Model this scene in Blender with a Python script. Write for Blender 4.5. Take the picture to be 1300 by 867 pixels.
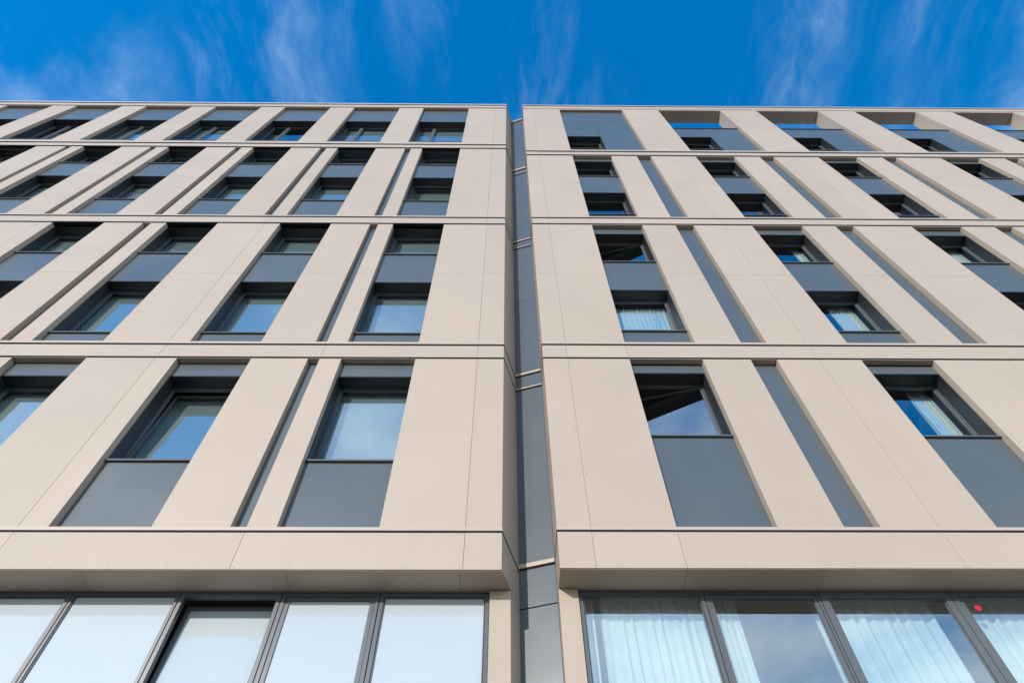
import bpy, math, random
from mathutils import Vector, Matrix

random.seed(7)
scene = bpy.context.scene
for o in list(bpy.data.objects):
    bpy.data.objects.remove(o, do_unlink=True)
COL = scene.collection
rad = math.radians
EYE = 1.6                      # eye height; facade heights below are measured from it

# ------------------------------------------------------------------ camera
cam_d = bpy.data.cameras.new('camera')
cam = bpy.data.objects.new('camera', cam_d)
COL.objects.link(cam)
cam_d.sensor_width = 36.0
cam_d.sensor_fit = 'HORIZONTAL'
cam_d.lens = 24.01
cam_d.clip_start = 0.1
cam_d.clip_end = 3000
pitch, yaw, roll = rad(58.7133), rad(0.9301), rad(-0.5614)
F = Vector((math.sin(yaw) * math.cos(pitch), math.cos(yaw) * math.cos(pitch), math.sin(pitch)))
R0 = Vector((math.cos(yaw), -math.sin(yaw), 0))
U0 = R0.cross(F)
R = R0 * math.cos(roll) + U0 * math.sin(roll)
U = -R0 * math.sin(roll) + U0 * math.cos(roll)
M = Matrix((R, U, -F)).transposed().to_4x4()
M.translation = Vector((0, -6.0, EYE))
cam.matrix_world = M
scene.camera = cam

# ------------------------------------------------------------------ sun, sky, exposure
SUN_EL, SUN_AZ = 20.0, 25.0    # azimuth: degrees to the left of the facade normal, behind the viewer
sdir = Vector((-math.sin(rad(SUN_AZ)) * math.cos(rad(SUN_EL)),
               -math.cos(rad(SUN_AZ)) * math.cos(rad(SUN_EL)), math.sin(rad(SUN_EL))))
sun_d = bpy.data.lights.new('sun', 'SUN')
sun_d.energy = 2.5
sun_d.angle = rad(0.55)
sun_d.color = (1.0, 0.93, 0.85)
sun = bpy.data.objects.new('sun', sun_d)
sun.rotation_euler = (-sdir).to_track_quat('-Z', 'Y').to_euler()
sun.location = sdir * 60
COL.objects.link(sun)

vs = scene.view_settings
scene.display_settings.display_device = 'sRGB'
vs.view_transform = 'Standard'
vs.look = 'None'
vs.exposure = 0.5
vs.gamma = 1.0
vs.use_curve_mapping = False

world = bpy.data.worlds.new('World')
scene.world = world
world.use_nodes = True
nt = world.node_tree
nt.nodes.clear()


def N(t, typ, **kw):
    n = t.nodes.new(typ)
    for k, v in kw.items():
        setattr(n, k, v)
    return n


def math_node(t, op, a, b=None, clamp=False):
    n = N(t, 'ShaderNodeMath', operation=op, use_clamp=clamp)
    for i, v in enumerate((a, b)):
        if v is None:
            continue
        if isinstance(v, (int, float)):
            n.inputs[i].default_value = v
        else:
            t.links.new(v, n.inputs[i])
    return n.outputs[0]


def ramp(t, src, lo, hi):
    n = N(t, 'ShaderNodeMapRange', interpolation_type='SMOOTHSTEP')
    n.inputs['From Min'].default_value = lo
    n.inputs['From Max'].default_value = hi
    t.links.new(src, n.inputs['Value'])
    return n.outputs['Result']


sky = N(nt, 'ShaderNodeTexSky', sky_type='NISHITA')
sky.sun_disc = False
sky.sun_elevation = rad(SUN_EL)
sky.sun_rotation = rad(180 + SUN_AZ)
sky.altitude = 0
sky.air_density = 1.6
sky.dust_density = 0.2
sky.ozone_density = 2.5
hs = N(nt, 'ShaderNodeHueSaturation')
hs.inputs['Saturation'].default_value = 1.62
hs.inputs['Hue'].default_value = 0.511
hs.inputs['Value'].default_value = 1.3
nt.links.new(sky.outputs[0], hs.inputs['Color'])

tc = N(nt, 'ShaderNodeTexCoord')
sep = N(nt, 'ShaderNodeSeparateXYZ')
nt.links.new(tc.outputs['Generated'], sep.inputs[0])
zc = math_node(nt, 'MAXIMUM', sep.outputs[2], 0.06)
px = math_node(nt, 'DIVIDE', sep.outputs[0], zc)
py = math_node(nt, 'DIVIDE', sep.outputs[1], zc)
cmb = N(nt, 'ShaderNodeCombineXYZ')                      # where the view ray meets a flat cloud deck
nt.links.new(px, cmb.inputs[0])
nt.links.new(py, cmb.inputs[1])


wn = N(nt, 'ShaderNodeTexNoise')
wn.inputs['Scale'].default_value = 5.0
wn.inputs['Detail'].default_value = 3
nt.links.new(cmb.outputs[0], wn.inputs['Vector'])
wv = N(nt, 'ShaderNodeVectorMath', operation='MULTIPLY_ADD')
nt.links.new(wn.outputs['Color'], wv.inputs[0])
wv.inputs[1].default_value = (0.10, 0.10, 0)
nt.links.new(cmb.outputs[0], wv.inputs[2])


def sky_noise(scale, stretch, offset, rot, detail, rough, dist=0.0, warp=False):
    mp = N(nt, 'ShaderNodeMapping')
    mp.inputs['Location'].default_value = offset
    mp.inputs['Rotation'].default_value = (0, 0, rad(rot))
    mp.inputs['Scale'].default_value = (stretch[0], stretch[1], 1)
    nt.links.new((wv if warp else cmb).outputs[0], mp.inputs[0])
    nz = N(nt, 'ShaderNodeTexNoise')
    nz.inputs['Scale'].default_value = scale
    nz.inputs['Detail'].default_value = detail
    nz.inputs['Roughness'].default_value = rough
    nz.inputs['Distortion'].default_value = dist
    nt.links.new(mp.outputs[0], nz.inputs['Vector'])
    return nz.outputs['Fac']


streak = sky_noise(9.0, (1.0, 0.30), (7.28, 17.16, 0), 4, 10, 0.68, 0.25, True)
wide = sky_noise(2.6, (1.0, 0.6), (14.26, 19.64, 0), 0, 3, 0.5)
cirrus = math_node(nt, 'MULTIPLY', ramp(nt, streak, 0.44, 0.88), ramp(nt, wide, 0.40, 0.70))
bank_n = sky_noise(1.15, (1.0, 1.0), (14.275, 19.63, 0), 20, 9, 0.60, 0.25)
dist2 = math_node(nt, 'SQRT', math_node(nt, 'ADD', math_node(nt, 'MULTIPLY', px, px), math_node(nt, 'MULTIPLY', py, py)))
cover = ramp(nt, dist2, 0.20, 3.4)                       # a cloud deck closes up towards the horizon
bank = ramp(nt, math_node(nt, 'ADD', bank_n, math_node(nt, 'MULTIPLY', cover, 0.48)), 0.528, 0.872)
dens = math_node(nt, 'MAXIMUM', math_node(nt, 'MULTIPLY', cirrus, 0.42), math_node(nt, 'MULTIPLY', math_node(nt, 'MULTIPLY', bank, ramp(nt, dist2, 0.40, 0.65)), 0.95), clamp=True)
mix = N(nt, 'ShaderNodeMixRGB')
nt.links.new(dens, mix.inputs[0])
nt.links.new(hs.outputs[0], mix.inputs[1])
mix.inputs[2].default_value = (5.8, 6.9, 7.8, 1)
bg = N(nt, 'ShaderNodeBackground')
bg.inputs['Strength'].default_value = 0.15
nt.links.new(mix.outputs[0], bg.inputs['Color'])
wo = N(nt, 'ShaderNodeOutputWorld')
nt.links.new(bg.outputs[0], wo.inputs['Surface'])

# ------------------------------------------------------------------ materials
MATS = {}


def new_mat(name):
    m = bpy.data.materials.new(name)
    m.use_nodes = True
    m.node_tree.nodes.clear()
    out = N(m.node_tree, 'ShaderNodeOutputMaterial')
    MATS[name] = m
    return m, m.node_tree, out


def painted(name, col, rough, var=0.04, spec=0.5, metallic=0.0, grime=0.06, bump=0.0, coat=0.0):
    m, t, out = new_mat(name)
    b = N(t, 'ShaderNodeBsdfPrincipled')
    b.inputs['Metallic'].default_value = metallic
    b.inputs['Specular IOR Level'].default_value = spec
    b.inputs['Coat Weight'].default_value = coat
    b.inputs['Coat Roughness'].default_value = 0.12
    geo = N(t, 'ShaderNodeNewGeometry')
    oi = N(t, 'ShaderNodeObjectInfo')
    nz = N(t, 'ShaderNodeTexNoise')
    nz.inputs['Scale'].default_value = 0.9
    nz.inputs['Detail'].default_value = 5
    t.links.new(geo.outputs['Position'], nz.inputs['Vector'])
    mp = N(t, 'ShaderNodeMapping')                       # rain streaks run downwards
    mp.inputs['Scale'].default_value = (14, 14, 0.55)
    t.links.new(geo.outputs['Position'], mp.inputs[0])
    st = N(t, 'ShaderNodeTexNoise')
    st.inputs['Scale'].default_value = 1.0
    st.inputs['Detail'].default_value = 4
    t.links.new(mp.outputs[0], st.inputs['Vector'])
    v = math_node(t, 'ADD', math_node(t, 'MULTIPLY', math_node(t, 'SUBTRACT', oi.outputs['Random'], 0.5), var),
                  math_node(t, 'MULTIPLY', math_node(t, 'SUBTRACT', nz.outputs['Fac'], 0.5), grime * 1.6))
    v = math_node(t, 'ADD', v, math_node(t, 'MULTIPLY', math_node(t, 'SUBTRACT', st.outputs['Fac'], 0.5), grime))
    v = math_node(t, 'ADD', v, 1.0)
    h = N(t, 'ShaderNodeHueSaturation')
    h.inputs['Color'].default_value = (*col, 1)
    t.links.new(v, h.inputs['Value'])
    t.links.new(h.outputs[0], b.inputs['Base Color'])
    rv = math_node(t, 'ADD', math_node(t, 'MULTIPLY', math_node(t, 'SUBTRACT', nz.outputs['Fac'], 0.5), 0.18), rough)
    t.links.new(rv, b.inputs['Roughness'])
    if bump:
        bp = N(t, 'ShaderNodeBump')
        bp.inputs['Strength'].default_value = bump
        bp.inputs['Distance'].default_value = 0.01
        n2 = N(t, 'ShaderNodeTexNoise')
        n2.inputs['Scale'].default_value = 1.6
        n2.inputs['Detail'].default_value = 2
        t.links.new(geo.outputs['Position'], n2.inputs['Vector'])
        t.links.new(n2.outputs['Fac'], bp.inputs['Height'])
        t.links.new(bp.outputs[0], b.inputs['Normal'])
    t.links.new(b.outputs[0], out.inputs['Surface'])
    return m


painted('beige_cladding', (0.466, 0.382, 0.306), 0.45, 0.06, 0.3, 0.0, 0.06, 0.05)
painted('beige_profile', (0.475, 0.395, 0.32), 0.40, 0.02, 0.5, 0.0, 0.03)
painted('grey_cladding', (0.090, 0.109, 0.116), 0.30, 0.06, 0.6, 0.0, 0.08, 0.06)
painted('grey_reveal', (0.022, 0.026, 0.031), 0.42, 0.04, 0.5, 0.0, 0.05)  # grey metal, colour darkened to deepen the shade inside window reveals
painted('frame_metal', (0.10, 0.11, 0.118), 0.36, 0.03, 0.5, 0.0, 0.04)
painted('coping_metal', (0.55, 0.56, 0.56), 0.35, 0.02, 0.5, 0.3, 0.04)
painted('dark_backing', (0.018, 0.018, 0.018), 0.9, 0.0, 0.2, 0.0, 0.1)
painted('room_plaster', (0.33, 0.33, 0.32), 0.8, 0.0, 0.2, 0.0, 0.05)
painted('roof_membrane', (0.16, 0.16, 0.155), 0.9, 0.0, 0.2, 0.0, 0.15)
painted('red_film', (0.62, 0.012, 0.06), 0.45, 0.0, 0.4, 0.0, 0.02)

m, t, out = new_mat('window_glass')
fr = N(t, 'ShaderNodeFresnel')
fr.inputs['IOR'].default_value = 1.52
fac = math_node(t, 'ADD', math_node(t, 'MULTIPLY', fr.outputs[0], 0.70), 0.30, clamp=True)
gg = N(t, 'ShaderNodeNewGeometry')                        # coating on the outer face of each pane only
outer = math_node(t, 'SUBTRACT', 1.0, gg.outputs['Backfacing'])
fac = math_node(t, 'MULTIPLY', fac, outer)
tr = N(t, 'ShaderNodeBsdfTransparent')
tr.inputs['Color'].default_value = (0.91, 0.985, 0.985, 1)
gl = N(t, 'ShaderNodeBsdfGlossy')
gl.inputs['Color'].default_value = (0.92, 0.96, 1.0, 1)
gl.inputs['Roughness'].default_value = 0.0
gn = N(t, 'ShaderNodeTexNoise')
gn.inputs['Scale'].default_value = 1.7
gn.inputs['Detail'].default_value = 1.0
t.links.new(gg.outputs['Position'], gn.inputs['Vector'])
gb = N(t, 'ShaderNodeBump')
gb.inputs['Strength'].default_value = 0.012
gb.inputs['Distance'].default_value = 0.02
t.links.new(gn.outputs['Fac'], gb.inputs['Height'])
t.links.new(gb.outputs[0], gl.inputs['Normal'])
mx = N(t, 'ShaderNodeMixShader')
t.links.new(fac, mx.inputs[0])
t.links.new(tr.outputs[0], mx.inputs[1])
t.links.new(gl.outputs[0], mx.inputs[2])
t.links.new(mx.outputs[0], out.inputs['Surface'])


m, t, out = new_mat('milky_glass')
b = N(t, 'ShaderNodeBsdfPrincipled')
b.inputs['Base Color'].default_value = (0.475, 0.535, 0.57, 1)
b.inputs['Roughness'].default_value = 0.03
b.inputs['IOR'].default_value = 1.75
t.links.new(b.outputs[0], out.inputs['Surface'])


def cloth(name, col, trans, weave):
    m, t, out = new_mat(name)
    geo = N(t, 'ShaderNodeNewGeometry')
    nz = N(t, 'ShaderNodeTexNoise')
    nz.inputs['Scale'].default_value = weave
    nz.inputs['Detail'].default_value = 3
    t.links.new(geo.outputs['Position'], nz.inputs['Vector'])
    h = N(t, 'ShaderNodeHueSaturation')
    h.inputs['Color'].default_value = (*col, 1)
    t.links.new(math_node(t, 'ADD', math_node(t, 'MULTIPLY', nz.outputs['Fac'], 0.12), 0.92), h.inputs['Value'])
    d = N(t, 'ShaderNodeBsdfDiffuse')
    tl = N(t, 'ShaderNodeBsdfTranslucent')
    t.links.new(h.outputs[0], d.inputs['Color'])
    t.links.new(h.outputs[0], tl.inputs['Color'])
    mx = N(t, 'ShaderNodeMixShader')
    mx.inputs[0].default_value = trans
    t.links.new(d.outputs[0], mx.inputs[1])
    t.links.new(tl.outputs[0], mx.inputs[2])
    t.links.new(mx.outputs[0], out.inputs['Surface'])


cloth('sheer_curtain', (0.82, 0.84, 0.83), 0.3, 14)
cloth('white_blind', (0.80, 0.81, 0.82), 0.25, 60)
cloth('grey_blind', (0.34, 0.36, 0.36), 0.2, 60)

m, t, out = new_mat('paving')
b = N(t, 'ShaderNodeBsdfPrincipled')
geo = N(t, 'ShaderNodeNewGeometry')
br = N(t, 'ShaderNodeTexBrick')
br.inputs['Scale'].default_value = 1.0
br.inputs['Brick Width'].default_value = 0.6
br.inputs['Row Height'].default_value = 0.4
br.inputs['Mortar Size'].default_value = 0.006
br.inputs['Color1'].default_value = (0.11, 0.078, 0.055, 1)
br.inputs['Color2'].default_value = (0.135, 0.098, 0.07, 1)
br.inputs['Mortar'].default_value = (0.10, 0.095, 0.09, 1)
t.links.new(geo.outputs['Position'], br.inputs['Vector'])
t.links.new(br.outputs['Color'], b.inputs['Base Color'])
b.inputs['Roughness'].default_value = 0.85
t.links.new(b.outputs[0], out.inputs['Surface'])

# ------------------------------------------------------------------ mesh helpers
MESH = {}
WORLD = {}                     # world position of each object's origin (no parent is rotated)


def link(name, mesh, matname, parent, loc, rot=None):
    o = bpy.data.objects.new(name, mesh)
    if mesh is not None and matname and not mesh.materials:
        mesh.materials.append(MATS[matname])
    loc = Vector(loc)
    if parent is not None:
        o.parent = parent
        o.location = loc - WORLD[parent]
    else:
        o.location = loc
    if rot:
        o.rotation_euler = rot
    WORLD[o] = loc
    COL.objects.link(o)
    return o


def box_geo(a, b, bev=0.0):
    x0, y0, z0 = a
    x1, y1, z1 = b
    if bev <= 0:
        v = [(x, y, z) for x in (x0, x1) for y in (y0, y1) for z in (z0, z1)]
        f = [(0, 1, 3, 2), (4, 6, 7, 5), (0, 4, 5, 1), (2, 3, 7, 6), (0, 2, 6, 4), (1, 5, 7, 3)]
        return v, f
    lo, hi = (x0, y0, z0), (x1, y1, z1)
    v, idx = [], {}
    for i in (0, 1):
        for j in (0, 1):
            for k in (0, 1):
                s = (i, j, k)
                full = [hi[q] if s[q] else lo[q] for q in range(3)]
                ins = [full[q] - bev if s[q] else full[q] + bev for q in range(3)]
                for ax in range(3):
                    p = list(ins)
                    p[ax] = full[ax]
                    idx[(s, ax)] = len(v)
                    v.append(tuple(p))
    f = []
    for ax in range(3):
        u, w = [q for q in range(3) if q != ax]
        for side in (0, 1):
            q = []
            for (p, r) in ((0, 0), (1, 0), (1, 1), (0, 1)):
                s = [0, 0, 0]
                s[ax], s[u], s[w] = side, p, r
                q.append(idx[(tuple(s), ax)])
            f.append(tuple(q))
    for ax in range(3):
        u, w = [q for q in range(3) if q != ax]
        for p in (0, 1):
            for r in (0, 1):
                s0, s1 = [0, 0, 0], [0, 0, 0]
                s0[u] = s1[u] = p
                s0[w] = s1[w] = r
                s1[ax] = 1
                s0, s1 = tuple(s0), tuple(s1)
                f.append((idx[(s0, u)], idx[(s1, u)], idx[(s1, w)], idx[(s0, w)]))
    for i in (0, 1):
        for j in (0, 1):
            for k in (0, 1):
                f.append(tuple(idx[((i, j, k), ax)] for ax in range(3)))
    return v, f


def fix_normals(me):
    import bmesh
    bm = bmesh.new()
    bm.from_mesh(me)
    bmesh.ops.recalc_face_normals(bm, faces=bm.faces)
    bm.to_mesh(me)
    bm.free()


def boxes_mesh(name, boxes, bev=0.0):
    key = (name, bev, tuple(tuple(round(c, 4) for c in p) for bx in boxes for p in bx))
    if key in MESH:
        return MESH[key]
    V, Fs = [], []
    for a, b in boxes:
        v, f = box_geo(a, b, bev)
        n = len(V)
        V += v
        Fs += [tuple(i + n for i in q) for q in f]
    me = bpy.data.meshes.new(name)
    me.from_pydata(V, [], Fs)
    fix_normals(me)
    MESH[key] = me
    return me


def box(name, x0, x1, y0, y1, z0, z1, mat, parent, bev=0.0, rot=None):
    """z measured from eye height"""
    c = Vector(((x0 + x1) / 2, (y0 + y1) / 2, (z0 + z1) / 2 + EYE))
    h = ((x1 - x0) / 2, (y1 - y0) / 2, (z1 - z0) / 2)
    me = boxes_mesh(name + '_' + mat, [((-h[0], -h[1], -h[2]), h)], bev)
    return link(name, me, mat, parent, c, rot)


def prism(name, plan, z0, z1, mat, parent):
    cx = sum(p[0] for p in plan) / len(plan)
    cy = sum(p[1] for p in plan) / len(plan)
    h = (z1 - z0) / 2
    n = len(plan)
    V = [(p[0] - cx, p[1] - cy, -h) for p in plan] + [(p[0] - cx, p[1] - cy, h) for p in plan]
    Fs = [tuple(range(n - 1, -1, -1)), tuple(range(n, 2 * n))]
    Fs += [(i, (i + 1) % n, n + (i + 1) % n, n + i) for i in range(n)]
    me = bpy.data.meshes.new(name)
    me.from_pydata(V, [], Fs)
    fix_normals(me)
    return link(name, me, mat, parent, (cx, cy, (z0 + z1) / 2 + EYE))


def thing(name, label, cat, loc, group=None):
    o = link(name, None, None, None, loc)
    o.empty_display_size = 0.3
    o['label'] = label
    o['category'] = cat
    if group:
        o['group'] = group
    return o


GAP = 0.0018                    # half of an open joint between two panels
BEV = 0.002
Y_GREY, Y_WIN = 0.11, 0.34     # how far the grey infill and the window frames sit behind the front
Y_WALL = 0.20                  # front of the inner wall


def beige_panel(x0, x1, z0, z1, parent, y1=0.13):
    return box('cladding_panel', x0 + GAP, x1 - GAP, 0.0, y1, z0 + GAP, z1 - GAP, 'beige_cladding', parent, BEV)


def grey_panel(x0, x1, z0, z1, parent, y0=Y_GREY):
    return box('infill_panel', x0 + 0.003, x1 - 0.003, y0, y0 + 0.05, z0 + 0.003, z1 - 0.003, 'grey_cladding', parent, 0.002)


def window(x0, x1, z0, z1, parent, lights=None, turn=0.0, tilt=0.0, blind=None, reveal=True, fw=0.032, y=Y_WIN, sill=True,
           sash=True, glass_fw=0.036, glass='window_glass'):
    """one window: outer frame, and as its own pieces the lined reveal, sill, sashes, panes, blind"""
    c = Vector(((x0 + x1) / 2, y, (z0 + z1) / 2 + EYE))
    hx, hz = (x1 - x0) / 2, (z1 - z0) / 2
    cuts = [-hx] + [l - c.x for l in (lights or [])] + [hx]
    fr = [((-hx + .004, 0, hz - fw), (hx - .004, .07, hz - .002)), ((-hx + .004, 0, -hz + .002), (hx - .004, .07, -hz + fw)),
          ((-hx + .004, .001, -hz + fw), (-hx + fw, .071, hz - fw)), ((hx - fw, .001, -hz + fw), (hx - .004, .071, hz - fw))]
    for m_ in cuts[1:-1]:
        fr.append(((m_ - .03, -.012, -hz + fw), (m_ + .03, .06, hz - fw)))
    w = link('window', boxes_mesh('window_frame', fr, 0.003), 'frame_metal', parent, c)
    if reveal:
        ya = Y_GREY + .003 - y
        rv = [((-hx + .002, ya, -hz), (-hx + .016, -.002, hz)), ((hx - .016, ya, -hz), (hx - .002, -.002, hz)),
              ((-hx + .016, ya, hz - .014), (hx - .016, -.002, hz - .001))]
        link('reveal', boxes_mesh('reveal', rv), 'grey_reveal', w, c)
    if sill:
        link('sill', boxes_mesh('sill', [((-hx + .004, .075 - y, -hz - .032), (hx - .004, -.003, -hz))], .003), 'frame_metal', w, c)
    for i in range(len(cuts) - 1):
        a = cuts[i] + (fw if i == 0 else .03)
        b = cuts[i + 1] - (fw if i == len(cuts) - 2 else .03)
        zb, zt = -hz + fw, hz - fw
        s = glass_fw if sash else 0.012
        ang_turn = turn if i == 0 else 0.0
        ang_tilt = tilt if i == 0 else 0.0
        if ang_turn:
            hinge = Vector((b, .02, 0))
            rot = (0, 0, -rad(ang_turn))
        else:
            hinge = Vector((0, .02, zb))
            rot = (-rad(ang_tilt), 0, 0)
        g = .003

        def L(p, q):
            return (tuple(Vector(p) - hinge), tuple(Vector(q) - hinge))
        sb = [L((a + g, .012, zt - s), (b - g, .058, zt - g)), L((a + g, .012, zb + g), (b - g, .058, zb + s)),
              L((a + g, .013, zb + s), (a + s, .057, zt - s)), L((b - s, .013, zb + s), (b - g, .057, zt - s))]
        at = c + hinge
        link('sash', boxes_mesh('sash', sb, 0.002), 'frame_metal', w, at, rot)
        link('pane', boxes_mesh('pane_' + glass, [L((a + s - .004, .030, zb + s - .004), (b - s + .004, .038, zt - s + .004))]), glass, w, at, rot)
    if blind:
        lean = (-rad(tilt), 0, 0) if tilt else None
        hz += 0.0
        bl = [((-hx + .03, .105, -hz + .03), (hx - .03, .109, hz - .03)), ((-hx + .03, .098, -hz + .015), (hx - .03, .116, -hz + .03)),
              ((-hx + .02, .09, hz - .03), (hx - .02, .15, hz + .03))]
        link('roller_blind', boxes_mesh('roller_blind_' + blind + str(tilt), [(tuple(Vector(p) + Vector((0, 0, hz if tilt else 0))) , tuple(Vector(q) + Vector((0, 0, hz if tilt else 0)))) for p, q in bl]),
             blind, w, c - Vector((0, 0, hz if tilt else 0)), lean)
    return w


# ------------------------------------------------------------------ ground
me = bpy.data.meshes.new('pavement')
me.from_pydata([(-700, -700, 0), (700, -700, 0), (700, 700, 0), (-700, 700, 0)], [], [(0, 1, 2, 3)])
g = link('pavement', me, 'paving', None, (0, 0, 0))
g['kind'] = 'structure'

# ------------------------------------------------------------------ plan of the notch between the two buildings
A, C = (-0.04, 0.0), (0.165, 0.68)        # splayed end wall of the left building
P2 = (0.597, 0.55)                        # where the grey link wall meets the right building
XR = 0.60                                 # left corner of the right building


def on_splay(y):
    return A[0] + (C[0] - A[0]) * y / C[1]


# ================================================================== LEFT BUILDING
LX0 = -23.9
left = thing('apartment_building', 'beige panelled block with narrow grey slots and milky white lowest windows',
             'building', (-11.9, 0, 0))
PER = 2.65
KL = 8
WL = [(-2.665 - PER * k, -1.475 - PER * k) for k in range(KL)]
SL = [(-3.205 - PER * k, -3.02 - PER * k) for k in range(KL)]
inner_left = []                           # boxes of the structural wall behind the cladding


def wall_piece(lst, x0, x1, z0, z1, y0=Y_WALL, y1=0.42):
    lst.append(((x0, y0, z0), (x1, y1, z1)))


def return_panel(z0, z1, y_front=0.0):
    xa = on_splay(y_front)
    prism('return_panel', [(xa + .002, y_front + .006), (C[0], C[1]), (C[0] - .06, C[1] + .018), (xa - .055, y_front + .11)],
          z0 + GAP, z1 - GAP, 'beige_cladding', left)


def left_lip(z0, z1, groove=.032):
    """thin bright profile that runs along the front and turns into the notch"""
    prism('edge_profile', [(LX0, -.006), (A[0] + .004, -.006), (C[0] + .006, C[1] - .002), (C[0] - .002, C[1]), (A[0] - .001, .003), (LX0, .003)],
          z0, z1, 'beige_profile', left)
    prism('groove_shade', [(LX0, .0035), (A[0] - .002, .0035), (C[0] - .003, C[1]), (C[0] - .05, C[1]), (A[0] - .06, .088), (LX0, .088)],  # dark strip added behind the lip, so the groove's shade reads black
          z0 - groove, z1 - .002, 'dark_backing', left)


def end_panel(x0, z0, z1):
    prism('cladding_panel', [(x0 + GAP, 0), (A[0], 0), (A[0] - .058, .11), (x0 + GAP, .11)], z0 + GAP, z1 - GAP, 'beige_cladding', left)


def left_run(z0, z1, joints, name='band_panel'):
    xs = [LX0] + sorted(joints)
    for a, b in zip(xs[:-1], xs[1:]):
        box(name, a + GAP, b - GAP, 0, .10, z0 + .002, z1 - .002, 'beige_cladding', left, BEV)
    prism(name, [(xs[-1] + GAP, 0), (A[0], 0), (A[0] - .058, .11), (xs[-1] + GAP, .11)], z0 + .002, z1 - .002, 'beige_cladding', left)
    return_panel(z0, z1)


JOINTS_F = [-0.467 - PER * k * 1 for k in range(9)]
JOINTS_F = [-0.467, -3.01] + [-3.01 - PER * k for k in range(1, 8)]

# fascia, bands, parapet of the left building (zl = groove under the lip, etc.)
LV = dict(fas=(5.08, 5.612), lip1=(5.639, 5.691), s1=(5.692, 9.325),
          b0=(9.367, 9.398), b=(9.400, 9.727), b1=(9.772, 9.835), s2=(9.836, 15.155),
          c0=(15.222, 15.258), c=(15.260, 15.562), c1=(15.628, 15.692), s3=(15.693, 21.525),
          d0=(21.635, 21.68), d=(21.682, 21.94), d1=(22.05, 22.26), s4=(22.262, 27.10),
          p=(27.24, 27.56), cop=(27.66, 27.79))
left_run(*LV['fas'], JOINTS_F, 'fascia_panel')
for kk in ('b', 'c', 'd'):
    left_run(*LV[kk], JOINTS_F)
    left_lip(*LV[kk + '0'])
    left_lip(*LV[kk + '1'])
left_lip(*LV['lip1'])
left_run(*LV['p'], JOINTS_F, 'parapet_panel')
prism('coping', [(LX0, -.02), (A[0] + .015, -.02), (C[0] + .02, C[1] - .006), (C[0] + .02, 1.2), (LX0, 1.2)], *LV['cop'], 'coping_metal', left)

# storeys
HJ = {'s2': 12.49, 's3': 18.675, 's4': 24.49}
for st in ('s1', 's2', 's3', 's4'):
    z0, z1 = LV[st]
    rows = [(z0, HJ[st]), (HJ[st], z1)] if st in HJ else [(z0, z1)]
    for (a, b) in rows:
        beige_panel(WL[0][1], -0.467, a, b, left)
        end_panel(-0.467, a, b)
        return_panel(a, b)
    wall_piece(inner_left, WL[0][1] - .0, -0.12, z0 - .4, z1 + .4)
    for k in range(KL):
        xl, xr = WL[k]
        nxt = WL[k + 1][1] if k + 1 < KL else LX0
        slot = st in ('s3',) or (st in ('s1', 's2') and k % 2 == 0)
        for (a, b) in rows:
            if st == 's4':
                beige_panel(nxt, SL[k][0], a, b, left)
            elif slot:
                beige_panel(nxt, SL[k][0], a, b, left)
                beige_panel(SL[k][1], xl, a, b, left)
                grey_panel(SL[k][0], SL[k][1], a, b - (.02 if b == z1 else 0), left)
                if b == z1:
                    box('head_soffit', SL[k][0] + .004, SL[k][1] - .004, .004, Y_GREY, z1 + .004, z1 + .022, 'beige_cladding', left)
            else:
                beige_panel(nxt, xl - .355, a, b, left)
                beige_panel(xl - .355, xl, a, b, left)
        x0w = SL[k][0] if st == 's4' else xl
        wall_piece(inner_left, nxt, x0w, z0 - .4, z1 + .4)
        if st == 's1':
            holes = [(6.97, 8.97)]
        elif st == 's2':
            holes = [(10.29, 12.32), (13.66, 15.16)]
        elif st == 's3':
            holes = [(17.02, 18.97), (20.13, 21.53)]
        else:
            holes = [(22.66, 25.42)]
        zz = z0
        for (h0, h1) in holes:
            grey_panel(x0w, xr, zz, h0 - .034, left)
            wall_piece(inner_left, x0w, xr, zz - (.4 if zz == z0 else 0), h0 - .03)
            opts = dict(blind='grey_blind')
            if st == 's1' and k == 1:
                opts['tilt'] = 3.5
            if st == 's3' and k == 0 and h0 < 18:
                opts['tilt'] = 3.0
            if st == 's4':
                opts['lights'] = [-2.645 - PER * k]
                opts['blind'] = 'grey_blind' if k % 3 != 2 else None
            window(x0w, xr, h0, h1, left, **opts)
            zz = h1
        if z1 - zz > .05:
            grey_panel(x0w, xr, zz, z1 - .004, left)
            box('head_soffit', x0w + .004, xr - .004, .004, Y_GREY, z1 + .004, z1 + .022, 'beige_cladding', left)
        wall_piece(inner_left, x0w, xr, zz, z1 + .4)

# lower floor of the left building: soffit, pier, glazing with white blinds
YS = 0.33
sj = [LX0] + [-21.5, -18.0, -14.5, -11.0, -7.6, -4.62, -2.40, -0.50]
for a, b in zip(sj[:-1], sj[1:]):
    box('soffit_panel', a + .0012, b - .0012, .012, YS + .05, 5.075, 5.10, 'beige_cladding', left, .002)
prism('soffit_panel', [(-.497, .012), (A[0] - .002, .012), (on_splay(YS) - .004, YS), (on_splay(YS + .05) - .03, YS + .05), (-.497, YS + .05)], 5.075, 5.10,
      'beige_cladding', left)
prism('pier_panel', [(-.172, YS), (on_splay(YS), YS), (on_splay(YS) - .055, YS + .1), (-.172, YS + .1)], 2.3, 5.07, 'beige_cladding', left)
return_panel(2.3, 5.072, YS)
edges = [-.172, -1.388, -2.474, -3.60, -4.79, -5.88, -6.97, -8.10, -9.29, -10.38, -11.5, -12.7, -13.8, -14.9, -16.1, -17.2, -18.3, -19.5, -20.6, -21.7, -22.8, LX0]
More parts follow.
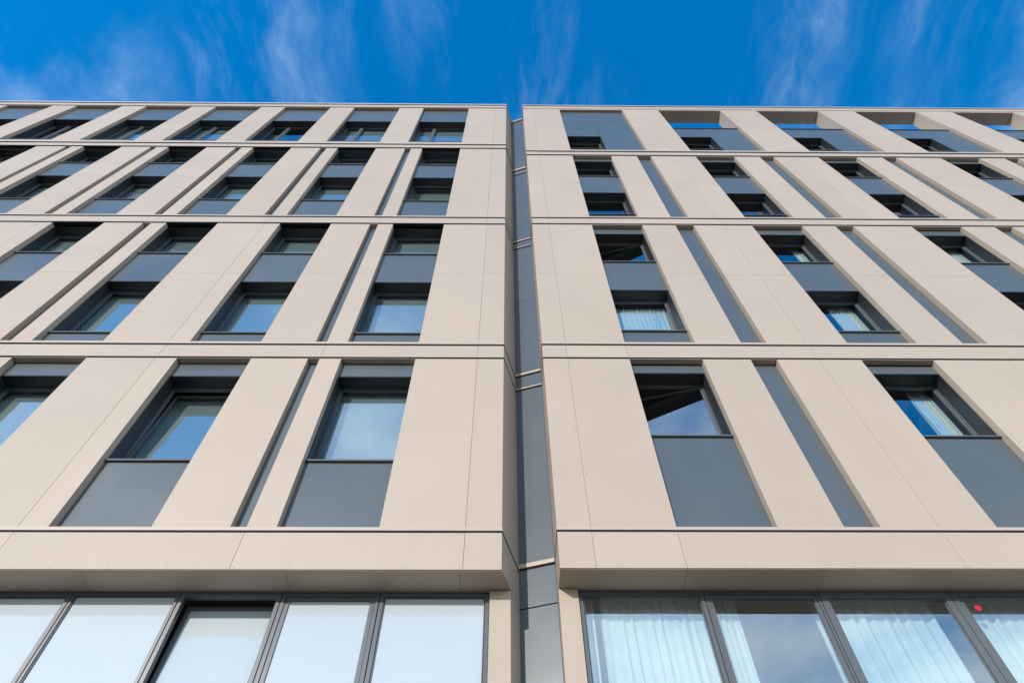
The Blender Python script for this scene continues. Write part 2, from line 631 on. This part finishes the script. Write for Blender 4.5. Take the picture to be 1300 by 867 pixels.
for i, (b, a) in enumerate(zip(edges[:-1], edges[1:])):
    r = i % 4
    op = dict(glass='milky_glass', reveal=False, sill=True, y=YS + .03)
    if r in (1, 2):
        op.update(fw=.05, glass_fw=.05, sash=True)
        if i == 2:
            op['tilt'] = 3.4
    else:
        op.update(fw=.050 if r == 0 else .035, sash=False)
    window(a, b, 2.35, 5.065, left, **op)
    if i == 0:
        pass
box('lower_wall', LX0, -.05, .36, .6, -EYE + .02, 2.30, 'beige_cladding', left)
prism('lower_return', [(on_splay(.36), .36), C, (C[0] - .06, C[1] + .02), (on_splay(.36) - .05, .46)], -EYE + .02, 2.29, 'beige_cladding', left)

# structure: inner wall, slabs, rear
me = boxes_mesh('inner_wall_left', [((a[0] + 11.9, a[1], a[2] + EYE), (b[0] + 11.9, b[1], b[2] + EYE)) for a, b in inner_left])
link('inner_wall', me, 'dark_backing', left, (-11.9, 0, 0))
prism('notch_backing', [(A[0] - .14, .2), (C[0] - .09, C[1] + .05), (C[0] - .09, 1.4), (-.5, 1.4), (-.5, .45)], 5.2, 27.5, 'dark_backing', left)
prism('notch_backing', [(on_splay(.45) - .06, .45), (C[0] - .09, C[1] + .05), (C[0] - .09, 1.4), (-.16, 1.4), (-.16, .45)], -EYE, 5.19, 'dark_backing', left)
for z in (5.25, 9.45, 12.75, 15.3, 19.3, 21.7, 26.2):
    box('floor_slab', LX0, -.12, .43, 5.0, z, z + .3, 'room_plaster', left)
for k in range(KL + 1):
    x = -3.9 - PER * k + PER
    box('party_wall', x - .06 + .0, x + .06, .44, 4.98, 5.6, 26.15, 'room_plaster', left)
box('rear_wall', LX0, -.12, 5.01, 5.3, -EYE, 27.5, 'room_plaster', left)
box('end_wall', LX0 - .2, LX0 - .01, .05, 5.3, -EYE, 27.5, 'beige_cladding', left)
box('roof', LX0, -.12, .25, 5.2, 27.52, 27.64, 'roof_membrane', left)
box('upper_wall', LX0, -.12, .2, .42, 26.55, 27.51, 'dark_backing', left)

# ================================================================== RIGHT BUILDING
RX1 = 25.4
right = thing('apartment_building', 'beige panelled block with curtained lowest windows and open sky behind its top row',
              'building', (13.0, 0, 0))
PR = 3.785
KR = 6
WR = [(2.01 + PR * k, 3.195 + PR * k) for k in range(KR)]
SR = [(3.985 + PR * k, 4.41 + PR * k) for k in range(KR)]
RV = dict(fas=(5.105, 5.631), lip1=(5.658, 5.705), s1=(5.706, 9.345),
          b0=(9.386, 9.416), b=(9.418, 9.757), b1=(9.802, 9.862), s2=(9.863, 15.195),
          c0=(15.262, 15.298), c=(15.300, 15.585), c1=(15.650, 15.705), s3=(15.706, 20.86),
          d0=(20.965, 21.01), d=(21.012, 21.265), d1=(21.375, 21.50), s4=(21.502, 27.06),
          p=(27.20, 27.52), cop=(27.61, 27.71))
inner_right = []


def side_panel(z0, z1, y0=0.0):
    prism('return_panel', [(XR, y0 + .006), (XR + .055, y0 + .115), (XR + .055, .548), (XR, .548)], z0 + GAP, z1 - GAP, 'beige_cladding', right)


def right_lip(z0, z1, groove=.032):
    prism('edge_profile', [(RX1, -.006), (XR - .006, -.006), (XR - .006, P2[1] - .02), (XR + .003, P2[1] - .02), (XR + .003, .003), (RX1, .003)],
          z0, z1, 'beige_profile', right)
    prism('groove_shade', [(RX1, .0035), (XR + .0035, .0035), (XR + .0035, P2[1] - .01), (XR + .07, P2[1] - .01), (XR + .07, .088), (RX1, .088)],  # added dark filler stands in for the shade inside the groove
          z0 - groove, z1 - .002, 'dark_backing', right)


def link_lip(z0, z1):
    n = (-.293, -.956)
    d = .016
    prism('edge_profile', [(C[0] + .012, C[1] - .003), (C[0] + .005 + n[0] * .02, C[1] + n[1] * d), (P2[0] - .006, P2[1] + n[1] * d), (P2[0] - .004, P2[1] - .002)],
          z0, z1, 'beige_profile', right)
    prism('groove_shade', [(C[0] + .010, C[1] + .001), (P2[0] - .004, P2[1] + .004), (P2[0] + .02, P2[1] + .05), (C[0] + .012, C[1] + .06)],  # black strip added under the lip in place of groove shade
          z0 - .06, z1, 'dark_backing', right)


def right_run(z0, z1, joints, name='band_panel'):
    xs = sorted(joints) + [RX1]
    prism(name, [(XR, 0), (xs[0] - GAP, 0), (xs[0] - GAP, .11), (XR + .058, .11)], z0 + .002, z1 - .002, 'beige_cladding', right)
    for a, b in zip(xs[:-1], xs[1:]):
        box(name, a + GAP, b - GAP, 0, .10, z0 + .002, z1 - .002, 'beige_cladding', right, BEV)
    side_panel(z0, z1)


JR = [1.0, 2.0] + [5.105 + 3.785 * k for k in range(6)]
right_run(*RV['fas'], JR, 'fascia_panel')
right_lip(*RV['lip1'])
link_lip(RV['lip1'][0], RV['lip1'][1] + .012)
for kk in ('b', 'c', 'd'):
    right_run(*RV[kk], JR)
    for q in '01':
        right_lip(*RV[kk + q])
        link_lip(*RV[kk + q])
# parapet beam: deep, because the top row is an open frame
YB = 0.50
xs = [XR + .4] + [5.105 + 3.785 * k for k in range(6)] + [RX1]
prism('parapet_panel', [(XR, 0), (xs[0] - GAP, 0), (xs[0] - GAP, YB), (XR + .058, YB)], *RV['p'], 'beige_cladding', right)
for a, b in zip(xs[:-1], xs[1:]):
    box('parapet_panel', a + GAP, b - GAP, 0, YB, *RV['p'], 'beige_cladding', right, BEV)
box('beam_soffit', XR + .07, RX1, .015, YB - .004, 27.066, 27.19, 'beige_cladding', right, .002)
prism('coping', [(XR - .015, -.02), (RX1, -.02), (RX1, YB + .02), (XR + .05, YB + .02), (XR - .015, P2[1] + .05)], *RV['cop'], 'coping_metal', right)

HJR = {'s2': 12.52, 's3': 18.235, 's4': 24.31}
SASH = {('s1', 0, 0): 14, ('s2', 0, 1): 14, ('s4', 0, 0): 11}
for st in ('s1', 's2', 's3', 's4'):
    z0, z1 = RV[st]
    rows = [(z0, HJR[st]), (HJR[st], z1)] if st in HJR else [(z0, z1)]
    for (a, b) in rows:
        prism('cladding_panel', [(XR, 0), (1.0 - GAP, 0), (1.0 - GAP, .11), (XR + .058, .11)], a + GAP, b - GAP, 'beige_cladding', right)
        beige_panel(1.0, WR[0][0], a, b, right)
        side_panel(a, b)
    wall_piece(inner_right, XR + .1, WR[0][0], z0 - .4, min(z1 + .4, 27.0))
    for k in range(KR):
        xl, xr = WR[k]
        nxt = WR[k + 1][0] if k + 1 < KR else RX1
        mid = 5.105 + 3.785 * k
        for (a, b) in rows:
            beige_panel(SR[k][1], mid, a, b, right)
            beige_panel(mid, nxt, a, b, right)
            if st == 's1' and k % 2 == 1:
                beige_panel(xr, xr + .83, a, b, right)
                beige_panel(xr + .83, SR[k][1], a, b, right)
            elif st != 's4':
                beige_panel(xr, SR[k][0], a, b, right)
                grey_panel(SR[k][0], SR[k][1], a, b, right)
        ztop = min(z1 + .4, 24.2 if (st == 's4') else 99)
        wall_piece(inner_right, xr, nxt, z0 - .4, ztop)
        if st == 's4':
            # beige pier boxes give the open frame its depth
            box('frame_pier', SR[k][1] + .004, nxt - .004, .132, YB - .006, 24.0, 27.06, 'beige_cladding', right, .003)
            gt = 24.64 if k else 27.058
            h0, h1 = 21.97, 23.55
            grey_panel(xl, xr, z0, h0 - .034, right)
            grey_panel(xl, xr, h1, gt, right)
            grey_panel(xr, SR[k][1], z0, gt, right)
            wall_piece(inner_right, xl, xr, h1, gt - .02)
            wall_piece(inner_right, xr, SR[k][1], z0, gt - .02)
            wall_piece(inner_right, xl, xr, z0 - .4, h0 - .03)
            if k:
                box('wall_coping', xl + .003, SR[k][1] - .003, .085, .45, gt + .002, gt + .05, 'grey_reveal', right, .003)
            window(xl, xr, h0, h1, right, turn=SASH.get((st, k, 0), 0))
            continue
        holes = {'s1': [(7.51, 9.10)], 's2': [(10.42, 12.03), (13.33, 14.90)], 's3': [(16.13, 17.79), (19.17, 20.64)]}[st]
        zz = z0
        for j, (h0, h1) in enumerate(holes):
            grey_panel(xl, xr, zz, h0 - .034, right)
            wall_piece(inner_right, xl, xr, zz - (.4 if zz == z0 else 0), h0 - .03)
            window(xl, xr, h0, h1, right, turn=SASH.get((st, k, j), 0))
            zz = h1
        grey_panel(xl, xr, zz, z1 - .03, right)
        box('head_soffit', xl + .004, xr - .004, .004, Y_GREY, z1 + .002, z1 + .020, 'beige_cladding', right)
        if not (st == 's1' and k % 2 == 1):
            box('head_soffit', SR[k][0] + .004, SR[k][1] - .004, .004, Y_GREY, z1 + .002, z1 + .020, 'beige_cladding', right)
        wall_piece(inner_right, xl, xr, zz, z1 + .4)
wall_piece(inner_right, XR + .1, WR[0][0], 26.0, 27.05)
wall_piece(inner_right, WR[0][0], SR[0][1], 24.2, 27.05)
wall_piece(inner_right, XR + .08, WR[0][0], 24.2, 27.05, .14, .48)

# grey link wall at the back of the notch
def link_panel(z0, z1):
    prism('link_wall_panel', [(C[0] - .004, C[1] + .003), (P2[0], P2[1]), (P2[0] + .03, P2[1] + .06), (C[0] + .02, C[1] + .07)], z0 + .003, z1 - .003, 'grey_cladding', right)


lv = [-EYE + .01, 2.6, 5.085, RV['lip1'][0] - .022]
for a, b in zip(lv[:-1], lv[1:]):
    link_panel(a + .006, b - .006)
seq = [(RV['lip1'][1] + .012, 9.352), (9.410, 9.765), (9.862, 12.52), (12.52, 15.205), (15.275, 15.600), (15.705, 18.235), (18.235, 20.875), (20.95, 21.285), (21.50, 24.31), (24.31, 27.08)]
for a, b in seq:
    link_panel(a, b)
link_lip(27.13, 27.17)
prism('link_coping', [(C[0] - .02, C[1] - .05), (P2[0] - .01, P2[1] - .06), (P2[0] + .03, P2[1] + .3), (C[0], C[1] + .3)], 27.56, 27.68, 'coping_metal', right)
link_panel(27.18, 27.55)
prism('notch_backing', [(C[0] - .05, C[1] + .09), (P2[0] + .03, P2[1] + .08), (XR + .3, .62), (XR + .3, 1.6), (C[0] - .05, 1.6)], -EYE, 27.5, 'dark_backing', right)
prism('corner_backing', [(XR + .06, .16), (XR + .2, .16), (XR + .2, .6), (XR + .06, .6)], 5.2, 26.9, 'dark_backing', right)

# lower floor of the right building
prism('soffit_panel', [(XR + .002, .012), (2.0 - .003, .012), (2.0 - .003, YS + .05), (XR + .002, YS + .05)], 5.10, 5.125, 'beige_cladding', right)
sj = [2.0, 3.52, 6.4, 9.0, 12.7, 16.5, 20.3, RX1]
for a, b in zip(sj[:-1], sj[1:]):
    box('soffit_panel', a + .0012, b - .0012, .012, YS + .05, 5.10, 5.125, 'beige_cladding', right, .002)
prism('pier_panel', [(XR - .004, YS), (.812, YS), (.812, YS + .1), (XR + .06, YS + .1)], 2.3, 5.095, 'beige_cladding', right)
side_panel(2.3, 5.097, YS)
edges = [.815, 2.222, 3.508, 4.985, 6.40, 7.70, 9.20, 10.6, 11.9, 13.4, 14.8, 16.1, 17.6, 19.0, 20.3, 21.8, 23.2, RX1]
for i, (a, b) in enumerate(zip(edges[:-1], edges[1:])):
    op = dict(reveal=False, y=YS + .03)
    r = i % 3
    if r == 1:
        op.update(fw=.03, glass_fw=.05)
    elif i == 0:
        op.update(fw=.05, sash=False)
    elif r == 2:
        op.update(fw=.085, sash=False)
    else:
        op.update(fw=.06, glass_fw=.05)
    window(a, b, 2.35, 5.085, right, **op)
box('lower_wall', XR + .06, RX1, .36, .6, -EYE + .02, 2.30, 'beige_cladding', right)
prism('lower_return', [(XR, .36), (XR + .055, .36), (XR + .055, .55), (XR, .55)], -EYE + .02, 2.29, 'beige_cladding', right)

me = boxes_mesh('inner_wall_right', [((a[0] - 13, a[1], a[2] + EYE), (b[0] - 13, b[1], b[2] + EYE)) for a, b in inner_right])
link('inner_wall', me, 'dark_backing', right, (13, 0, 0))
for z in (5.25, 9.5, 12.45, 15.35, 18.3, 20.9, 23.85):
    box('floor_slab', XR + .31, RX1, .43, 5.0, z, z + .3, 'room_plaster', right)
for k in range(KR + 1):
    x = 4.2 + PR * (k - 1)
    if x < 1:
        x = 1.0
    box('party_wall', x - .06, x + .06, .44, 4.98, 5.6, 23.8, 'room_plaster', right)
box('rear_wall', XR + .31, RX1, 5.01, 5.3, -EYE, 24.1, 'room_plaster', right)
box('end_wall', RX1 + .01, RX1 + .2, .05, 5.3, -EYE, 24.1, 'beige_cladding', right)
box('stair_head_wall', XR + .1, SR[0][1] - .004, .49, .62, 24.25, 27.05, 'grey_cladding', right)

# small rivet heads along the panel edges: too many and too small to count, one part per building
def rivets(root, spots, ox):
    V, Fs = [], []
    for (x, z) in spots:
        n0 = len(V)
        for i in range(6):
            a = i * math.pi / 3
            V.append((x - ox + .0055 * math.cos(a), -.0005, z + EYE + .0055 * math.sin(a)))
        V.append((x - ox, -.003, z + EYE))
        Fs += [(n0 + i, n0 + (i + 1) % 6, n0 + 6) for i in range(6)]
    me = bpy.data.meshes.new('rivets')
    me.from_pydata(V, [], Fs)
    fix_normals(me)
    o = link('rivets', me, 'frame_metal', root, (ox, 0, 0))
    o['kind'] = 'stuff'


def rivet_rows(x0, x1, step):
    n_ = max(1, int((x1 - x0) / step))
    return [x0 + .04 + (x1 - x0 - .08) * i / n_ for i in range(n_ + 1)]


sp = []
for a, b in zip(sorted(JOINTS_F)[:-1], sorted(JOINTS_F)[1:]):
    for x in rivet_rows(a, b, .62):
        sp += [(x, LV['fas'][0] + .035), (x, LV['fas'][1] - .035)]
for k in range(3):
    nxt = WL[k + 1][1]
    for z in (5.74, 7.5, 9.28):
        sp += [(nxt + .04, z), (SL[k][0] - .04, z), (WL[k][0] - .04, z)]
for z in (5.74, 6.6, 7.5, 8.4, 9.28):
    sp += [(WL[0][1] + .04, z), (-.51, z), (-.43, z), (-.08, z)]
rivets(left, sp, -11.9)
sp = []
for a, b in zip(JR[:-1], JR[1:]):
    for x in rivet_rows(a, b, .62):
        sp += [(x, RV['fas'][0] + .035), (x, RV['fas'][1] - .035)]
for z in (5.75, 6.6, 7.5, 8.4, 9.30):
    sp += [(.64, z), (.96, z), (1.04, z), (1.97, z)]
    for k in range(2):
        sp += [(WR[k][1] + .04, z), (SR[k][0] - .04, z), (SR[k][1] + .04, z), (WR[k + 1][0] - .04, z)]
rivets(right, sp, 13)

# ================================================================== CURTAINS (hang behind the panes, each its own thing)
def curtain(x0, x1, z0, z1, y, label, fold=.11, amp=.035, seed=1):
    rnd = random.Random(seed)
    n = max(6, int((x1 - x0) / fold * 8))
    rows = 5
    V, Fs = [], []
    ph = rnd.random() * 6
    wob = [rnd.uniform(.7, 1.3) for _ in range(n + 2)]
    acc, phs = 0.0, []
    for i in range(n + 1):
        phs.append(ph + acc)
        acc += 2 * math.pi / 8 * (0.6 * wob[i] + 0.4 * wob[i // 6])
    cx = (x0 + x1) / 2
    cz = (z0 + z1) / 2
    for layer in (0, 1):
        for r in range(rows):
            tt = r / (rows - 1)
            for i in range(n + 1):
                s = i / n
                a = amp * (0.55 + 0.45 * (1 - tt)) * (0.7 + 0.5 * math.sin(phs[i] * .31 + 1))
                yy = a * math.sin(phs[i] + .25 * math.sin(tt * 3 + i * .2)) + layer * .003
                xx = x0 + (x1 - x0) * s + .012 * math.sin(tt * 2.4 + i * .7) - cx
                V.append((xx, yy, z0 + (z1 - z0) * tt - cz))
    m_ = (n + 1) * rows
    for layer in (0, 1):
        for r in range(rows - 1):
            for i in range(n):
                a = layer * m_ + r * (n + 1) + i
                q = (a, a + 1, a + n + 2, a + n + 1)
                Fs.append(q if layer == 0 else q[::-1])
    me = bpy.data.meshes.new('curtain')
    me.from_pydata(V, [], Fs)
    for p in me.polygons:
        p.use_smooth = True
    o = link('curtain', me, 'sheer_curtain', None, (cx, y, cz + EYE))
    o['label'] = label
    o['category'] = 'curtain'
    o['group'] = 'white curtains behind the window panes'
    return o


YC = .58
curtain(.86, .985, 2.4, 5.2, YC, 'narrow white curtain strip behind the glass beside the beige pier', .06, .03, 2)
curtain(1.055, 2.20, 2.4, 5.2, YC, 'wide sheer white curtain filling the lowest window next to the beige pier', .10, .03, 3)
curtain(2.24, 2.615, 2.4, 5.2, YC, 'drawn back white curtain on the side of the bare blue window pane nearest the pier', .07, .035, 4)
curtain(3.455, 3.53, 2.4, 5.2, YC, 'sliver of white curtain at the far edge of the bare blue pane', .04, .02, 5)
curtain(3.60, 4.80, 2.4, 5.2, YC, 'deeply pleated white curtain behind the pane without a red dot, beside the wide mullion', .13, .045, 6)
curtain(5.06, 6.35, 2.4, 5.2, YC, 'white pleated curtain behind the pane with the red dot', .12, .04, 7)
curtain(6.56, 6.93, 7.5, 9.2, .52, 'white curtain pulled aside in the lowest single window, above the red dot pane', .06, .03, 8)
curtain(2.03, 3.18, 10.42, 11.95, .50, 'finely pleated white curtain across the whole window of the column nearest the grey recess', .085, .03, 9)
curtain(6.06, 6.30, 10.42, 12.1, .52, 'white curtain half in the window with a blue gap between two curtains', .06, .03, 10)
curtain(6.42, 6.92, 10.42, 12.1, .52, 'broader white curtain closing one side of the window with a blue gap', .07, .03, 11)
curtain(6.72, 6.95, 13.3, 14.98, .52, 'short white curtain at the edge of the window above the two-curtain window', .06, .03, 12)
curtain(10.33, 10.70, 13.3, 14.98, .52, 'pale curtain in the column farthest along, just below the beige band', .06, .03, 13)

# ================================================================== STICKER
n = 28
V, Fs = [], []
for layer, y in ((0, 0.0), (1, .002)):
    for i in range(n):
        a = 2 * math.pi * i / n
        rr = .034 * (1 + .05 * math.sin(3 * a + 1))
        V.append((rr * math.cos(a), y, rr * math.sin(a) * 1.05))
Fs = [tuple(range(n)), tuple(range(2 * n - 1, n - 1, -1))] + [(i, n + i, n + (i + 1) % n, (i + 1) % n) for i in range(n)]
me = bpy.data.meshes.new('sticker')
me.from_pydata(V, [], Fs)
fix_normals(me)
o = link('sticker', me, 'red_film', None, (5.225, YS + .03 + .030 - .0025, 4.895 + EYE))
o['label'] = 'small round red sticker in the top corner of a curtained window pane'
o['category'] = 'sticker'
